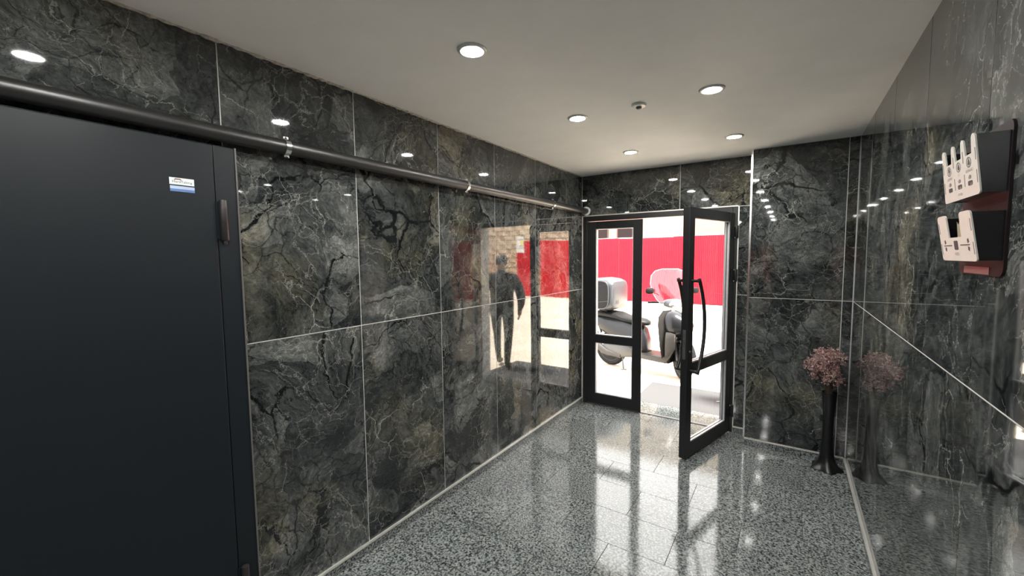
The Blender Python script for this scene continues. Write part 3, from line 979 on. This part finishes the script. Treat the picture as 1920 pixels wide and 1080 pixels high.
# step-through floor and leg shield
obj('floorboard', loft(B(), [(.48, 0, .18, .22, .31), (.62, 0, .20, .215, .300), (.86, 0, .20, .205, .300), (.98, 0, .18, .20, .33)], 20, 5), M['scooter_grey'], sc, True)
def shield_sec(z, x, hw, bow): return [(x - bow * ((j - 6) / 6) ** 2, hw * (j - 6) / 6, z) for j in range(13)]
bm = B(); rings = []
for z, x, hw, bow in ((.20, .98, .16, .05), (.30, 1.00, .20, .09), (.45, 1.00, .225, .11), (.60, 1.00, .235, .12), (.75, .985, .235, .12), (.86, .965, .20, .11), (.95, .945, .12, .06)):
    rings.append([bm.verts.new(p) for p in shield_sec(z, x, hw, bow)])
for a, b_ in zip(rings, rings[1:]):
    for j in range(12): bm.faces.new((a[j], a[j + 1], b_[j + 1], b_[j]))
bmesh.ops.solidify(bm, geom=bm.faces[:], thickness=.02)
obj('leg_shield', bm, M['scooter_grey'], sc, True)
bm = loft(B(), [(.93, 0, .16, .62, .93), (1.00, 0, .185, .58, .95), (1.08, 0, .17, .58, .92), (1.17, 0, .13, .62, .86), (1.24, 0, .08, .66, .80), (1.265, 0, .03, .69, .76)], 22)
obj('front_fairing', bm, M['scooter'], sc, True)
for s in (-1, 1):
    bm = loft(B(), [(.96, s * .165, .045, .22, .66), (1.02, s * .17, .035, .30, .66), (1.08, s * .165, .02, .42, .64)], 14)
    obj('side_fairing', bm, M['scooter_grey'], sc, True)
# handlebar, cowl, screen, mirrors
bm = loft(B(), [(.86, 0, .06, .98, 1.05), (.92, 0, .13, .95, 1.08), (1.00, 0, .15, .95, 1.085), (1.07, 0, .11, .96, 1.06), (1.10, 0, .05, .98, 1.03)], 20)
hb = obj('handlebar_cowl', steer(bm, .20), M['silver'], sc, True)
bm = loft(B(), [(1.04, 0, .12, .97, 1.05), (1.09, 0, .09, .975, 1.045), (1.115, 0, .04, .99, 1.03)], 16)
obj('headlight', steer(bm, .20), M['lens'], hb, True)
for s in (-1, 1):
    bm = tube(B(), [(.94, s * .10, 1.02), (.91, s * .22, 1.03), (.875, s * .34, 1.025)], [.014, .016, .018], 10)
    obj('grip', steer(bm, .20), M['seat'], hb, True)
    bm = tube(B(), [(.96, s * .16, 1.05), (.955, s * .20, 1.14), (.93, s * .30, 1.19)], .006, 8)
    mr = obj('mirror_arm', steer(bm, .20), M['seat'], sc, True)
    bm = loft(B(), [(.905, s * .33, .055, 1.165, 1.24), (.93, s * .33, .065, 1.155, 1.25), (.945, s * .33, .035, 1.18, 1.225)], 16)
    obj('mirror', steer(bm, .20), M['seat'], mr, True)
bm = B(); rings = []
for z, x, hw, bow in ((1.00, 1.075, .17, .10), (1.08, 1.055, .235, .12), (1.18, 1.02, .28, .13), (1.30, .97, .295, .13), (1.42, .915, .27, .12), (1.49, .88, .21, .09), (1.52, .862, .12, .03)):
    rings.append([bm.verts.new(p) for p in shield_sec(z, x, hw, bow)])
for a, b_ in zip(rings, rings[1:]):
    for j in range(12): bm.faces.new((a[j], a[j + 1], b_[j + 1], b_[j]))
rim_path = [r_[0].co.copy() for r_ in rings] + [v.co.copy() for v in rings[-1][1:]] + [r_[12].co.copy() for r_ in rings[-2::-1]]
bmesh.ops.solidify(bm, geom=bm.faces[:], thickness=.004)
ws = obj('windscreen', steer(bm, .20), M['screen'], sc, True)
obj('screen_edge', steer(tube(B(), rim_path, .006, 6), .20), M['lens'], ws, True)
# top box on a rear rack
bm = B()
for s in (-1, 1): tube(bm, [(.12, s * .09, .80), (-.10, s * .10, .885), (-.36, s * .09, .885)], .011, 8)
tube(bm, [(-.30, -.10, .885), (-.30, .10, .885)], .010, 8)
obj('rear_rack', bm, M['engine'], sc, True)
bm = loft(B(), [(-.345, 0, .20, .96, 1.27), (-.325, 0, .25, .91, 1.33), (-.24, 0, .275, .885, 1.375), (-.08, 0, .28, .88, 1.39), (.06, 0, .27, .885, 1.375), (.135, 0, .24, .91, 1.33), (.155, 0, .19, .96, 1.27)], 32, 4.5)
tb = obj('top_box', bm, M['silver'], sc, True)
for s in (-1, 1):
    poly = []
    for k in range(32):
        a = 2 * pi * k / 32
        ca, sa = cos(a), sin(a)
        poly.append((-.095 + math.copysign(abs(ca) ** .5, ca) * .205, 1.13 + math.copysign(abs(sa) ** .5, sa) * .215))
    bm = prism(B(), poly, lambda a, b_, q: (a, s * (.262 + q), b_), 0, .024)
    sp = obj('side_shell', bm, M['seat'], tb)
    obj('shell_rim', tube(B(), [(a, s * .284, b_) for a, b_ in poly + poly[:1]], .009, 8, False), M['silver'], tb, True)
    obj('shell_seam', tube(B(), [(-.30, s * .287, 1.04), (-.10, s * .290, 1.015), (.10, s * .287, 1.04)], .004, 6), M['scooter_grey'], tb)
obj('badge', text_bm('A5', .085, lambda a, b_: (.160 , -.10 + a, .985 + b_)), M['ink'], tb)

# ------------------------------------------------------------------ person outside, mirrored in the wall
def build_person():
    V = []; E_ = []; Rr = []
    def v(p, r):
        V.append(p); Rr.append(r); return len(V) - 1
    def chain(start, pts):
        a = start
        for p, r in pts:
            b_ = v(p, r); E_.append((a, b_)); a = b_
        return a
    pel = v((0, 0, .93), (.185, .135))
    chest = chain(pel, [((0, .005, 1.08), (.19, .14)), ((0, .01, 1.24), (.205, .15)), ((0, 0, 1.38), (.18, .12))])
    neck = chain(chest, [((0, .0, 1.455), (.065, .062)), ((0, -.005, 1.51), (.058, .058))])
    chain(neck, [((0, -.012, 1.555), (.066, .078)), ((0, -.012, 1.61), (.078, .094)), ((0, -.008, 1.665), (.074, .090)), ((0, -.004, 1.70), (.045, .055))])
    for s, fx, fy, ax in ((-1, -.13, -.16, -.06), (1, .10, .12, .06)):
        hip = chain(pel, [((s * .10, 0, .86), (.098, .10))])
        ank = chain(hip, [((s * .115, fy * .35 - .01, .66), (.085, .085)), ((s * .12, fy * .6 - .015, .47), (.064, .066)), ((s * .12, fy * .8, .30), (.058, .060)), ((s * .12, fy, .095), (.044, .046))])
        chain(ank, [((s * .122, fy - .03, .045), (.044, .042)), ((s * .13, fy - .13, .036), (.044, .034)), ((s * .132, fy - .185, .030), (.032, .026))])
        sh = chain(chest, [((s * .19, 0, 1.385), (.078, .078))])
        wr = chain(sh, [((s * .275, .02, 1.24), (.075, .075)), ((s * .315, .03, 1.09), (.068, .068)), ((s * .295, -.03, .98), (.058, .058)), ((s * .25, -.10, .88), (.036, .036))])
        palm = chain(wr, [((s * .24, -.125, .835), (.036, .022)), ((s * .235, -.14, .795), (.036, .018))])
        for k in range(4):
            o_ = (k - 1.5) * .019; ln = (.060, .072, .066, .050)[k]
            chain(palm, [((s * .235 + .2 * o_, -.142 + o_, .785), (.0095, .0095)), ((s * (.232 - .006), -.145 + o_, .785 - ln * .55), (.0088, .0088)), ((s * (.232 - .022), -.140 + o_, .785 - ln), (.0075, .0075))])
        chain(palm - 1, [((s * .225, -.160, .815), (.011, .011)), ((s * .214, -.175, .785), (.0095, .0095)), ((s * .206, -.176, .76), (.008, .008))])
    me = bpy.data.meshes.new('person_skin')
    me.from_pydata(V, E_, [])
    o = bpy.data.objects.new('person_tmp', me); col.objects.link(o)
    sk = o.modifiers.new('skin', 'SKIN')
    for i, sv in enumerate(me.skin_vertices[0].data):
        sv.radius = Rr[i]; sv.use_root = (i == 0)
    sb = o.modifiers.new('sub', 'SUBSURF'); sb.levels = 2; sb.render_levels = 2
    bpy.context.view_layer.update()
    dg = bpy.context.evaluated_depsgraph_get()
    fin = bpy.data.meshes.new_from_object(o.evaluated_get(dg))
    bpy.data.objects.remove(o); bpy.data.meshes.remove(me)
    bm = B(); bm.from_mesh(fin)
    # face: nose, brow sockets, lips, ears
    def blob(c, r):
        q = bmesh.ops.create_icosphere(bm, subdivisions=2, radius=1)
        bmesh.ops.scale(bm, verts=q['verts'], vec=r); bmesh.ops.translate(bm, verts=q['verts'], vec=c)
    blob((0, -.108, 1.598), (.013, .020, .022)); blob((0, -.098, 1.560), (.024, .010, .008))
    for s in (-1, 1):
        blob((s * .030, -.096, 1.622), (.013, .010, .007)); blob((s * .079, -.005, 1.605), (.010, .020, .030))
    bm.to_mesh(fin); bm.free()
    for nm in ('jacket', 'trouser', 'skin', 'shoe'): fin.materials.append(M[nm])
    for p in fin.polygons:
        c = p.center; p.use_smooth = True
        if c.z > 1.52: p.material_index = 2
        elif c.z < .075: p.material_index = 3
        elif c.z < .875 and abs(c.x) > .195: p.material_index = 2
        elif c.z < .90: p.material_index = 1
        else: p.material_index = 0
    return fin
fin = build_person()
pr = link_mesh('person', fin, None, None, (-.06, 5.16, GROUND + .0215))
pr.rotation_euler = (0, 0, radians(165))
tag(pr, 'person in dark jacket and trousers standing on the doormat, mirrored in the marble wall', 'person')
bm = B()
q = bmesh.ops.create_uvsphere(bm, u_segments=20, v_segments=14, radius=1)
bmesh.ops.scale(bm, verts=bm.verts, vec=(.088, .104, .085)); bmesh.ops.translate(bm, verts=bm.verts, vec=(0, .002, 1.655))
bmesh.ops.delete(bm, geom=[v for v in bm.verts if v.co.z < 1.575 or (v.co.y < -.055 and v.co.z < 1.668)], context='VERTS')
bmesh.ops.solidify(bm, geom=bm.faces[:], thickness=.008)
obj('hair', bm, M['hair'], pr, True)
